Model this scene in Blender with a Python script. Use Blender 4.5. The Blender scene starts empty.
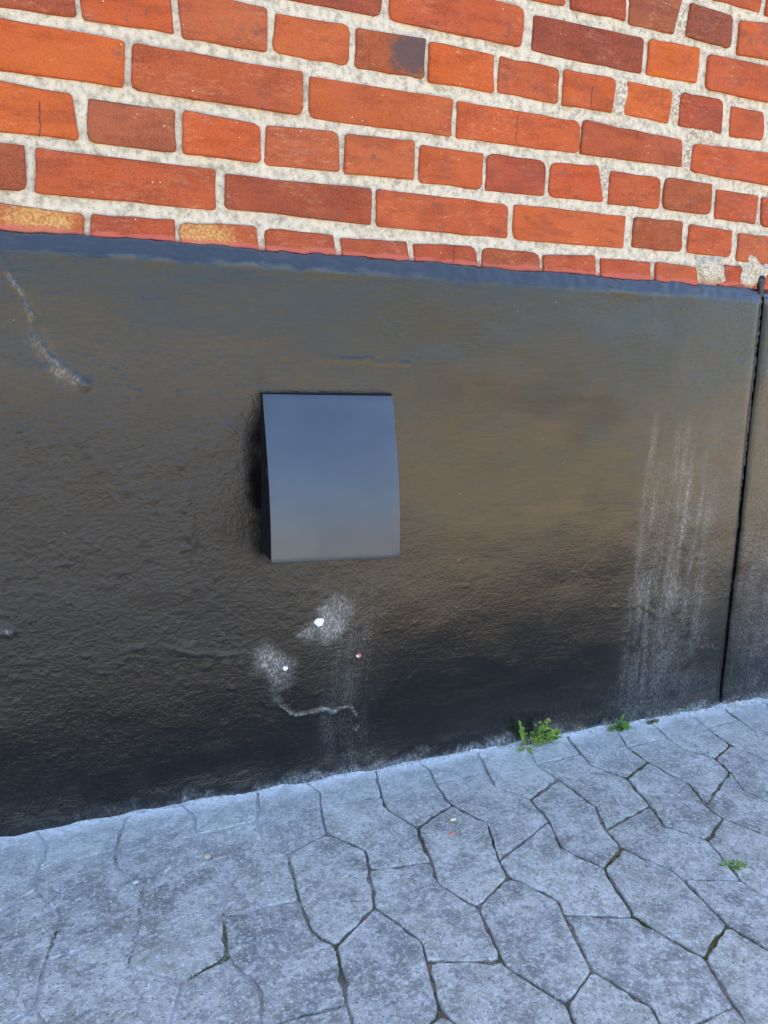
import bpy, bmesh, math, random
import numpy as np
from mathutils import Matrix, Vector
random.seed(7); rng = np.random.default_rng(11)
S = bpy.context.scene
COL = S.collection
PI = math.pi

# ------------------------------------------------------------------ camera
cam_d = bpy.data.cameras.new('camera'); cam = bpy.data.objects.new('camera', cam_d); COL.objects.link(cam)
R = [[0.919238, -0.39213, 0.03515], [-0.055729, -0.217982, -0.97436], [0.389738, 0.89371, -0.22223]]
cam.matrix_world = Matrix(((R[0][0], -R[1][0], -R[2][0], -0.05421), (R[0][1], -R[1][1], -R[2][1], -1.14273),
                           (R[0][2], -R[1][2], -R[2][2], -0.43530), (0, 0, 0, 1)))
cam_d.sensor_fit = 'VERTICAL'; cam_d.sensor_height = 24; cam_d.sensor_width = 18; cam_d.lens = 18.0234
cam_d.clip_start = 0.02; cam_d.clip_end = 500
S.camera = cam

# ------------------------------------------------------------------ sky, sun, exposure
SUN_EL, SUN_AZ = math.radians(70), math.radians(12)      # the sun stands behind the wall, whose near side lies in shade
W = bpy.data.worlds.new('World'); S.world = W; W.use_nodes = True
wn = W.node_tree; sky = wn.nodes.new('ShaderNodeTexSky'); sky.sky_type = 'NISHITA'; sky.sun_disc = False
sky.sun_elevation = SUN_EL; sky.sun_rotation = SUN_AZ; sky.air_density = 1.0; sky.dust_density = 1.0; sky.ozone_density = 1.0
bg = wn.nodes['Background']; wn.links.new(sky.outputs[0], bg.inputs[0]); bg.inputs[1].default_value = 0.15
sd = bpy.data.lights.new('sun', 'SUN'); sd.energy = 5.0; sd.angle = math.radians(0.5); sd.color = (1, .95, .87)
so = bpy.data.objects.new('sun', sd); COL.objects.link(so)
d = Vector((math.sin(SUN_AZ)*math.cos(SUN_EL), math.cos(SUN_AZ)*math.cos(SUN_EL), math.sin(SUN_EL)))
so.rotation_euler = d.to_track_quat('Z', 'Y').to_euler(); so.location = d*10
S.view_settings.view_transform = 'Standard'; S.view_settings.look = 'None'; S.view_settings.gamma = 1
S.view_settings.exposure = 2.15
S.cycles.max_bounces = 5; S.cycles.diffuse_bounces = 3; S.cycles.glossy_bounces = 3

# ------------------------------------------------------------------ helpers
def link(name, me, mat=None, parent=None, loc=(0, 0, 0)):
    o = bpy.data.objects.new(name, me); COL.objects.link(o); o.location = loc
    if mat is not None:
        me.materials.append(mat)
    if parent is not None:
        o.parent = parent
    return o
def pymesh(name, v, f, smooth=False):
    me = bpy.data.meshes.new(name); me.from_pydata([tuple(map(float, p)) for p in v], [], f); me.update()
    if smooth:
        me.shade_smooth()
    return me
def tag(o, label, cat, group=None):
    o['label'] = label; o['category'] = cat
    if group: o['group'] = group
    return o
def empty(name, loc):
    o = bpy.data.objects.new(name, None); COL.objects.link(o); o.location = loc; o.empty_display_size = .1
    return o
def vnoise(x, y, seed=0):
    """smooth value noise in -1..1 on arrays"""
    xi = np.floor(x).astype(np.int64); yi = np.floor(y).astype(np.int64); fx = x-xi; fy = y-yi
    def h(a, b):
        n = (a*374761393+b*668265263+seed*1442695041) & 0xffffffff
        n = ((n ^ (n >> 13))*1274126177) & 0xffffffff
        n = (n ^ (n >> 16)) & 0xffff
        return n/32767.5-1
    fx = fx*fx*(3-2*fx); fy = fy*fy*(3-2*fy)
    return (h(xi, yi)*(1-fx)+h(xi+1, yi)*fx)*(1-fy)+(h(xi, yi+1)*(1-fx)+h(xi+1, yi+1)*fx)*fy
def fbm(x, y, o=4, seed=0):
    s = 0; a = 1; t = 0
    for k in range(o):
        s = s+a*vnoise(x*2**k, y*2**k, seed+k*17); t += a; a *= .5
    return s/t
def lin(c):
    return tuple(((v/255)/12.92 if v/255 <= .04045 else ((v/255+.055)/1.055)**2.4) for v in c)
def sstep(a, b, x):
    t = np.clip((x-a)/(b-a), 0, 1); return t*t*(3-2*t)
def segdist(X, Z, pts):
    dmin = np.full(X.shape, 9.)
    for (ax, az), (bx, bz) in zip(pts, pts[1:]):
        l2 = (bx-ax)**2+(bz-az)**2+1e-12; t = np.clip(((X-ax)*(bx-ax)+(Z-az)*(bz-az))/l2, 0, 1)
        dmin = np.minimum(dmin, np.hypot(X-ax-t*(bx-ax), Z-az-t*(bz-az)))
    return dmin

class NT:
    """small node-tree writer"""
    def __init__(s, name):
        s.m = bpy.data.materials.new(name); s.m.use_nodes = True; s.t = s.m.node_tree
        s.b = s.t.nodes['Principled BSDF']; s.out = s.t.nodes['Material Output']
        s.pos = s.t.nodes.new('ShaderNodeNewGeometry').outputs['Position']
    def set(s, sock, v):
        if hasattr(v, 'is_linked') or isinstance(v, bpy.types.NodeSocket): s.t.links.new(v, sock)
        elif isinstance(v, tuple) and len(v) == 3 and sock.type == 'RGBA': sock.default_value = (*v, 1)
        else: sock.default_value = v
    def vec(s, scale=(1, 1, 1), loc=(0, 0, 0), src=None):
        n = s.t.nodes.new('ShaderNodeMapping'); s.t.links.new(src or s.pos, n.inputs[0]); n.inputs['Scale'].default_value = scale
        s.set(n.inputs['Location'], loc)
        return n.outputs[0]
    def noise(s, scale, detail=4, rough=.55, v=None, dist=0):
        n = s.t.nodes.new('ShaderNodeTexNoise'); s.t.links.new(v or s.pos, n.inputs['Vector'])
        n.inputs['Scale'].default_value = scale; n.inputs['Detail'].default_value = detail; n.inputs['Roughness'].default_value = rough
        n.inputs['Distortion'].default_value = dist
        return n.outputs[0]
    def vor(s, scale, feature='F1', v=None, rnd=1):
        n = s.t.nodes.new('ShaderNodeTexVoronoi'); s.t.links.new(v or s.pos, n.inputs['Vector']); n.feature = feature
        n.inputs['Scale'].default_value = scale; n.inputs['Randomness'].default_value = rnd
        return n
    def ramp(s, f, a, b, lo=0., hi=1.):
        n = s.t.nodes.new('ShaderNodeMapRange'); n.interpolation_type = 'SMOOTHSTEP'
        s.set(n.inputs['Value'], f); n.inputs['From Min'].default_value = a; n.inputs['From Max'].default_value = b
        n.inputs['To Min'].default_value = lo; n.inputs['To Max'].default_value = hi
        return n.outputs[0]
    def math(s, op, a, b=0.):
        n = s.t.nodes.new('ShaderNodeMath'); n.operation = op; s.set(n.inputs[0], a); s.set(n.inputs[1], b); return n.outputs[0]
    def mix(s, f, a, b, mode='MIX'):
        n = s.t.nodes.new('ShaderNodeMix'); n.data_type = 'RGBA'; n.blend_type = mode
        s.set(n.inputs[0], f); s.set(n.inputs[6], a); s.set(n.inputs[7], b); return n.outputs[2]
    def xyz(s, src=None):
        n = s.t.nodes.new('ShaderNodeSeparateXYZ'); s.t.links.new(src or s.pos, n.inputs[0]); return n.outputs
    def attr(s, name, kind='GEOMETRY'):
        n = s.t.nodes.new('ShaderNodeAttribute'); n.attribute_name = name; n.attribute_type = kind; return n
    def oinfo(s):
        return s.t.nodes.new('ShaderNodeObjectInfo').outputs
    def bump(s, h, dist, strength=1., normal=None):
        n = s.t.nodes.new('ShaderNodeBump'); n.inputs['Distance'].default_value = dist; n.inputs['Strength'].default_value = strength
        s.set(n.inputs['Height'], h)
        if normal is not None: s.t.links.new(normal, n.inputs['Normal'])
        return n.outputs[0]
    def fin(s, color=None, rough=None, normal=None, spec=None, metal=None):
        if color is not None: s.set(s.b.inputs['Base Color'], color)
        if rough is not None: s.set(s.b.inputs['Roughness'], rough)
        if normal is not None: s.set(s.b.inputs['Normal'], normal)
        if spec is not None: s.set(s.b.inputs['Specular IOR Level'], spec)
        if metal is not None: s.set(s.b.inputs['Metallic'], metal)
        return s.m

# ------------------------------------------------------------------ materials
def pink_mask(n):
    """the thin red paint line that was dragged along the foot of the brickwork"""
    z = n.xyz()[2]
    return n.ramp(n.math('ADD', z, n.math('MULTIPLY', n.noise(28, 3), .016)), -.306, -.3035, 1., 0.)
CRK = [(0.648, -0.0745, -0.1368), (-0.048, -0.1641, -0.2061), (0.5472, -0.291, -0.3167), (0.7859, -0.0257, -0.0566), (0.8855, -0.0747, -0.0963), (0.7048, -0.1549, -0.1821)]      # hairline cracks running down single bricks: x, top z, bottom z
def brick_mat(name, burn=None, ochre=None):
    n = NT(name); oi = n.oinfo(); rnd = n.math('MULTIPLY', oi['Random'], 37.)
    comb = n.t.nodes.new('ShaderNodeCombineXYZ'); n.set(comb.inputs[0], rnd); n.set(comb.inputs[1], rnd); n.set(comb.inputs[2], rnd)
    v = n.vec((1, 1, 1), comb.outputs[0]); vs = n.vec((1, 1, 3.2), comb.outputs[0])
    c = oi['Color']
    blot = n.ramp(n.noise(15, 5, .65, vs), .44, .64)
    c1 = n.mix(n.math('MULTIPLY', blot, .78), c, n.mix(1., c, (.66, .58, .70), 'MULTIPLY'))
    warm = n.ramp(n.noise(9, 2, .5, n.vec((1, 1, 1.6), (5, 3, 1))), .52, .72)
    c2 = n.mix(n.math('MULTIPLY', warm, .40), c1, n.mix(1., c1, (1.15, 1.50, 1.15), 'MULTIPLY'))
    fine = n.noise(420, 3, .7, v)
    c3 = n.mix(.15, c2, n.mix(n.ramp(fine, .3, .7), (.16, .05, .03), (.62, .26, .14)))
    pale = n.math('MULTIPLY', n.ramp(n.noise(75, 5, .75, vs), .50, .66), n.ramp(n.noise(15, 2, .5, v), .42, .60))
    c4 = n.mix(n.math('MULTIPLY', pale, .15), c3, (.62, .42, .28))
    soot = n.math('MULTIPLY', n.ramp(n.noise(60, 4, .7, v), .52, .68), n.ramp(n.noise(11, 2, .5, v), .48, .62))
    c4 = n.mix(n.math('MULTIPLY', soot, .55), c4, (.10, .055, .05))
    vo = n.vor(95, v=v).outputs['Distance']
    speck = n.math('MULTIPLY', n.ramp(vo, .05, .10, 1., 0.), n.ramp(n.noise(30, 1, .5, v), .56, .62))
    c5 = n.mix(n.math('MULTIPLY', speck, .8), c4, (.72, .60, .48))
    if burn:
        d = n.t.nodes.new('ShaderNodeVectorMath'); d.operation = 'DISTANCE'; n.t.links.new(n.vec((1, 0, 1.3)), d.inputs[0]); d.inputs[1].default_value = (burn[0], 0, burn[1]*1.3)
        k = n.ramp(n.math('ADD', d.outputs['Value'], n.math('MULTIPLY', n.noise(75, 5, .7), .075)), .060, .092, 1., 0.)
        c5 = n.mix(n.math('MULTIPLY', k, .88), c5, n.mix(n.noise(110, 3), (.075, .050, .045), (.045, .045, .062)))
    if ochre:
        d = n.t.nodes.new('ShaderNodeVectorMath'); d.operation = 'DISTANCE'; n.t.links.new(n.vec((.55, 0, 1.15)), d.inputs[0]); d.inputs[1].default_value = (ochre[0]*.55, 0, ochre[1]*1.15)
        k = n.ramp(n.math('ADD', d.outputs['Value'], n.math('MULTIPLY', n.noise(150, 5, .75), .045)), .036, .052, 1., 0.)
        c5 = n.mix(n.math('MULTIPLY', k, .85), c5, n.mix(n.ramp(n.noise(260, 3, .7), .38, .62), (.30, .13, .035), (.48, .31, .13)))
    c6 = n.mix(n.math('MULTIPLY', pink_mask(n), .72), c5, (.36, .095, .08))
    h = n.math('ADD', n.math('MULTIPLY', n.noise(45, 5, .6, vs), 1.0), n.math('MULTIPLY', n.noise(300, 3, .6, v), .35))
    xw, yw, zw = n.xyz(); wob = n.math('MULTIPLY', n.math('SUBTRACT', n.noise(60, 3), .5), .010); ck = 0.
    for cx, za, zb in CRK:
        m = n.ramp(n.math('ABSOLUTE', n.math('SUBTRACT', n.math('ADD', xw, wob), cx)), .0003, .0012, 1., 0.)
        m = n.math('MULTIPLY', m, n.math('MULTIPLY', n.math('GREATER_THAN', zw, zb), n.math('LESS_THAN', zw, za)))
        ck = n.math('MAXIMUM', ck, m)
    c6 = n.mix(n.math('MULTIPLY', ck, .75), c6, (.07, .035, .025))
    h = n.math('SUBTRACT', h, n.math('MULTIPLY', ck, .8))
    return n.fin(c6, n.ramp(n.noise(20, 2), .3, .7, .65, .88), n.bump(h, .0022, .7), .2)
M_brick = brick_mat('brick_clay'); M_burn = brick_mat('brick_clay_burnt', burn=(.4620, -.0270))
M_och1 = brick_mat('brick_clay_ochre', ochre=(-.055, -.305)); M_och2 = brick_mat('brick_clay_ochre_worn', ochre=(.155, -.309))

def mortar_mat():
    n = NT('lime_mortar'); g = n.noise(85, 5, .72); p = n.vor(230)
    c = n.mix(n.ramp(g, .30, .60), (.28, .265, .22), (.57, .54, .465))
    peb = n.ramp(n.vor(150).outputs['Distance'], .10, .30, 1., 0.)
    c = n.mix(n.math('MULTIPLY', peb, .16), c, n.mix(p.outputs['Color'], (.22, .20, .18), (.62, .52, .38)))
    pit = n.ramp(n.noise(75, 3, .6), .66, .76)
    c = n.mix(n.math('MULTIPLY', pit, .6), c, (.20, .18, .13))
    moss = n.math('MULTIPLY', n.ramp(n.noise(9, 3, .6, n.vec((1, 1, 1), (3, 9, 2))), .58, .70), n.ramp(n.noise(70, 3), .50, .62))
    c = n.mix(n.math('MULTIPLY', moss, .5), c, (.28, .27, .16))
    rep = n.attr('repair').outputs['Fac']
    c = n.mix(rep, c, n.mix(n.ramp(n.noise(240, 3, .7), .35, .65), (.22, .20, .17), (.60, .55, .46)))
    c = n.mix(n.math('MULTIPLY', pink_mask(n), .55), c, (.52, .16, .13))
    h = n.math('ADD', n.noise(190, 5, .7), n.math('MULTIPLY', n.noise(60, 3, .6), .8))
    return n.fin(c, .92, n.bump(h, .0045, .9), .2)
M_mortar = mortar_mat()

def plinth_mat():
    n = NT('black_masonry_paint')
    dust = n.attr('dust').outputs['Fac']; rel = n.attr('rough_relief').outputs['Fac']
    vh = n.vec((1, 1, 9)); tilt = n.t.nodes.new('ShaderNodeMapping')
    n.t.links.new(n.pos, tilt.inputs[0]); tilt.inputs['Rotation'].default_value = (0, .05, 0); tilt.inputs['Scale'].default_value = (1, 1, 13)
    brush = n.noise(26, 5, .62, tilt.outputs[0]); brush2 = n.noise(60, 4, .6, vh)
    grit = n.noise(270, 4, .66); lump = n.vor(165, 'SMOOTH_F1').outputs['Distance']
    worn = n.ramp(n.noise(210, 5, .78, n.vec((1.5, 1, .75))), .49, .57)
    dm = n.math('MULTIPLY', dust, n.math('ADD', n.math('MULTIPLY', worn, .62), .22))
    base = n.mix(n.ramp(n.noise(3, 3, .5), .35, .7), (.0012, .0012, .0018), (.0030, .0029, .0032))
    col = n.mix(dm, base, (.46, .46, .45))
    col = n.mix(n.math('MULTIPLY', n.ramp(brush, .63, .73), .06), col, (.20, .22, .27))
    flake = n.math('MULTIPLY', n.ramp(n.vor(34).outputs['Distance'], .030, .060, 1., 0.), n.ramp(n.noise(12, 2), .56, .60))
    col = n.mix(n.math('MULTIPLY', flake, .35), col, (.30, .29, .26))
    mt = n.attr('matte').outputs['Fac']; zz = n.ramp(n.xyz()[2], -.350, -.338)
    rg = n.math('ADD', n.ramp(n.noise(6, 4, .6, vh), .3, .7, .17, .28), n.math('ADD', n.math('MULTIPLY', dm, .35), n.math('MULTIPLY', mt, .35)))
    rg = n.math('SUBTRACT', rg, n.math('MULTIPLY', zz, .06))
    h = n.math('ADD', n.math('MULTIPLY', brush, 1.0), n.math('MULTIPLY', brush2, .35))
    h = n.math('MULTIPLY', h, n.math('ADD', .25, n.ramp(n.noise(5, 3, .6, n.vec((1, 1, 2))), .40, .65)))
    h = n.math('MULTIPLY', h, n.math('SUBTRACT', 1.15, n.math('MULTIPLY', rel, .95)))
    nb = n.bump(h, .0009, .55)
    amp = n.math('ADD', n.math('MULTIPLY', rel, 1.15), .08)
    h2 = n.math('MULTIPLY', n.math('ADD', n.math('MULTIPLY', grit, 1.2), n.math('MULTIPLY', lump, .7)), amp)
    nb = n.bump(h2, .0012, 1., nb)
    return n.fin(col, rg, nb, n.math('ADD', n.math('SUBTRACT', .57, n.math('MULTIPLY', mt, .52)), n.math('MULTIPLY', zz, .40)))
M_plinth = plinth_mat()

def seal_mat():
    n = NT('bitumen_sealant'); c = n.mix(n.ramp(n.noise(140, 3), .58, .72), (.005, .004, .009), (.08, .075, .11))
    return n.fin(c, n.ramp(n.noise(60, 3), .3, .7, .22, .5), n.bump(n.noise(120, 5, .65), .004), .6)
M_seal = seal_mat()

def concrete_mat():
    n = NT('worn_paving_concrete'); oi = n.oinfo(); rnd = oi['Random']; p = n.xyz()
    g = n.noise(150, 4, .72); v1 = n.vor(170); v2 = n.vor(260)
    base = n.mix(n.ramp(n.noise(11, 4, .6), .32, .68), (.29, .298, .268), (.465, .48, .43))
    base = n.mix(1., base, n.mix(rnd, (.72, .735, .745), (1.16, 1.14, 1.08)), 'MULTIPLY')
    base = n.mix(n.ramp(n.noise(34, 4, .65), .42, .60, 0., .60), base, (.62, .615, .57))
    base = n.mix(n.ramp(n.noise(21, 5, .7, n.vec((1, 1, 1), (8, 8, 8))), .48, .66, 0., .62), base, (.155, .150, .140))
    base = n.mix(n.ramp(n.noise(4.5, 4, .6, n.vec((1, 1, 1), (2, 8, 1))), .48, .66, 0., .35), base, (.19, .175, .15))
    c = n.mix(n.math('MULTIPLY', n.ramp(v1.outputs['Distance'], .15, .42, 1., 0.), .58), base,
              n.mix(n.xyz(v1.outputs['Color'])[0], (.14, .14, .15), (.82, .82, .82)))
    c = n.mix(n.ramp(g, .48, .66, 0., .50), c, (.78, .78, .78))
    c = n.mix(n.ramp(n.noise(125, 4, .75, n.vec((1, 1, 1), (3, 3, 3))), .50, .66, 0., .62), c, (.17, .172, .175))
    c = n.mix(n.math('MULTIPLY', n.ramp(v2.outputs['Distance'], .12, .34, 1., 0.), n.ramp(n.noise(120, 2), .50, .62)), c, (.085, .085, .095))
    white = n.math('MULTIPLY', n.ramp(n.vor(62).outputs['Distance'], .12, .25, 1., 0.), n.ramp(n.noise(24, 3), .55, .64))
    c = n.mix(n.math('MULTIPLY', white, .55), c, (.74, .74, .73))
    rust = n.ramp(n.noise(8, 4, .6, n.vec((1, 1, 1), (7, 1, 4))), .60, .76)
    c = n.mix(n.math('MULTIPLY', rust, .30), c, (.30, .23, .16))
    # lime and paint-scraping residue lying on the paving along the foot of the wall
    e = n.math('ADD', p[1], n.math('MULTIPLY', n.math('SUBTRACT', n.noise(16, 5, .65), .5), .075))
    e1 = n.ramp(e, -.060, -.016); e2 = n.ramp(e, -.19, -.03)
    c = n.mix(n.math('MULTIPLY', e2, .34), c, (.66, .67, .67))
    c = n.mix(n.math('MULTIPLY', n.math('MULTIPLY', e1, n.ramp(n.noise(150, 4, .7), .28, .55, .35, 1.)), .80), c, (.84, .85, .84))
    h = n.math('ADD', n.math('MULTIPLY', n.noise(240, 5, .7), 1.), n.math('MULTIPLY', n.noise(38, 4, .6), 1.1))
    h = n.math('SUBTRACT', h, n.math('MULTIPLY', n.ramp(v1.outputs['Distance'], .1, .4, 1., 0.), .25))
    return n.fin(c, .88, n.bump(h, .0036, .85), .3)
M_conc = concrete_mat()

def sand_mat():
    n = NT('joint_sand'); f = n.attr('cement').outputs['Fac']
    c = n.mix(n.ramp(n.noise(150, 4, .7), .35, .65), (.085, .075, .060), (.27, .235, .19))
    c = n.mix(n.ramp(n.noise(19, 3, .6), .56, .68, 0., .5), c, (.20, .13, .085))
    g = n.ramp(n.noise(14, 3, .6, n.vec((1, 1, 1), (4, 4, 4))), .55, .66, 0., .55)
    c = n.mix(g, c, (.075, .095, .030))
    c = n.mix(f, c, n.mix(n.noise(220, 3), (.34, .34, .34), (.66, .66, .66)))
    return n.fin(c, .95, n.bump(n.noise(330, 4, .7), .003), .2)
M_sand = sand_mat()

def simple(name, col, rough=.6, var=.25, sc=60, bumpd=.0006, spec=.5, metal=0.):
    n = NT(name); lo = tuple(v*(1-var) for v in col); hi = tuple(min(1, v*(1+var)) for v in col)
    return n.fin(n.mix(n.ramp(n.noise(sc, 4, .6), .3, .7), lo, hi), rough, n.bump(n.noise(sc*2.5, 4), bumpd, .6), spec, metal)
M_white = simple('white_paint_drop', (.82, .84, .82), .35, .06)
M_pink = simple('red_paint_drop', (.50, .10, .10), .4, .2)
M_grav = simple('warm_gravel', (.52, .40, .235), .95, .3, 9, .01, .2)
M_roof = simple('grey_roof_tile', (.12, .11, .11), .8)
M_cover = None
def cover_mat():
    n = NT('satin_painted_steel')
    c = n.mix(n.ramp(n.noise(7, 3), .35, .65), (.048, .062, .086), (.060, .075, .100))
    c = n.mix(n.math('MULTIPLY', n.ramp(n.noise(300, 3, .7), .62, .75), .12), c, (.3, .3, .3))
    return n.fin(c, n.ramp(n.noise(11, 4, .6), .3, .7, .34, .42), n.bump(n.noise(900, 2), .0001, .25), .6, .55)
M_cover = cover_mat()
M_hous = simple('black_housing_plastic', (.006, .006, .008), .7, .1, 60, .0004, .15)
def leaf_mat(name, a, b, sc=70):
    n = NT(name); oi = n.oinfo()
    c = n.mix(n.ramp(n.noise(sc, 3), .35, .65), a, b)
    n.b.inputs['Subsurface Weight'].default_value = 0
    tr = n.t.nodes.new('ShaderNodeBsdfTranslucent'); n.set(tr.inputs[0], n.mix(1., c, (1.5, 1.7, .6), 'MULTIPLY')); ms = n.t.nodes.new('ShaderNodeMixShader')
    n.fin(c, .5, n.bump(n.noise(260, 3), .0008, .5), .4)
    n.t.links.new(n.b.outputs[0], ms.inputs[1]); n.t.links.new(tr.outputs[0], ms.inputs[2]); ms.inputs[0].default_value = .3
    n.t.links.new(ms.outputs[0], n.out.inputs[0])
    return n.m
M_leaf = leaf_mat('fresh_leaf', (.14, .25, .035), (.30, .38, .08))
M_leafd = leaf_mat('dark_leaf', (.10, .21, .035), (.20, .32, .06))
M_dry = leaf_mat('dry_moss', (.13, .13, .045), (.25, .19, .10))
M_stem = simple('reddish_stem', (.20, .09, .05), .6)
M_moss = leaf_mat('joint_moss', (.09, .13, .03), (.24, .19, .09), 18)

# ------------------------------------------------------------------ brick building: wall with its bricks
PH, CV = .12, .070257
building = empty('brick_wall', (0, 0, -1.18))
tag(building, 'orange red brick wall with pale lime mortar above the black plinth', 'brick wall')
def up(me_obj, world):                 # child of the wall at a world position
    me_obj.location = (world[0], world[1], world[2]+1.18)
    return me_obj

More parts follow.
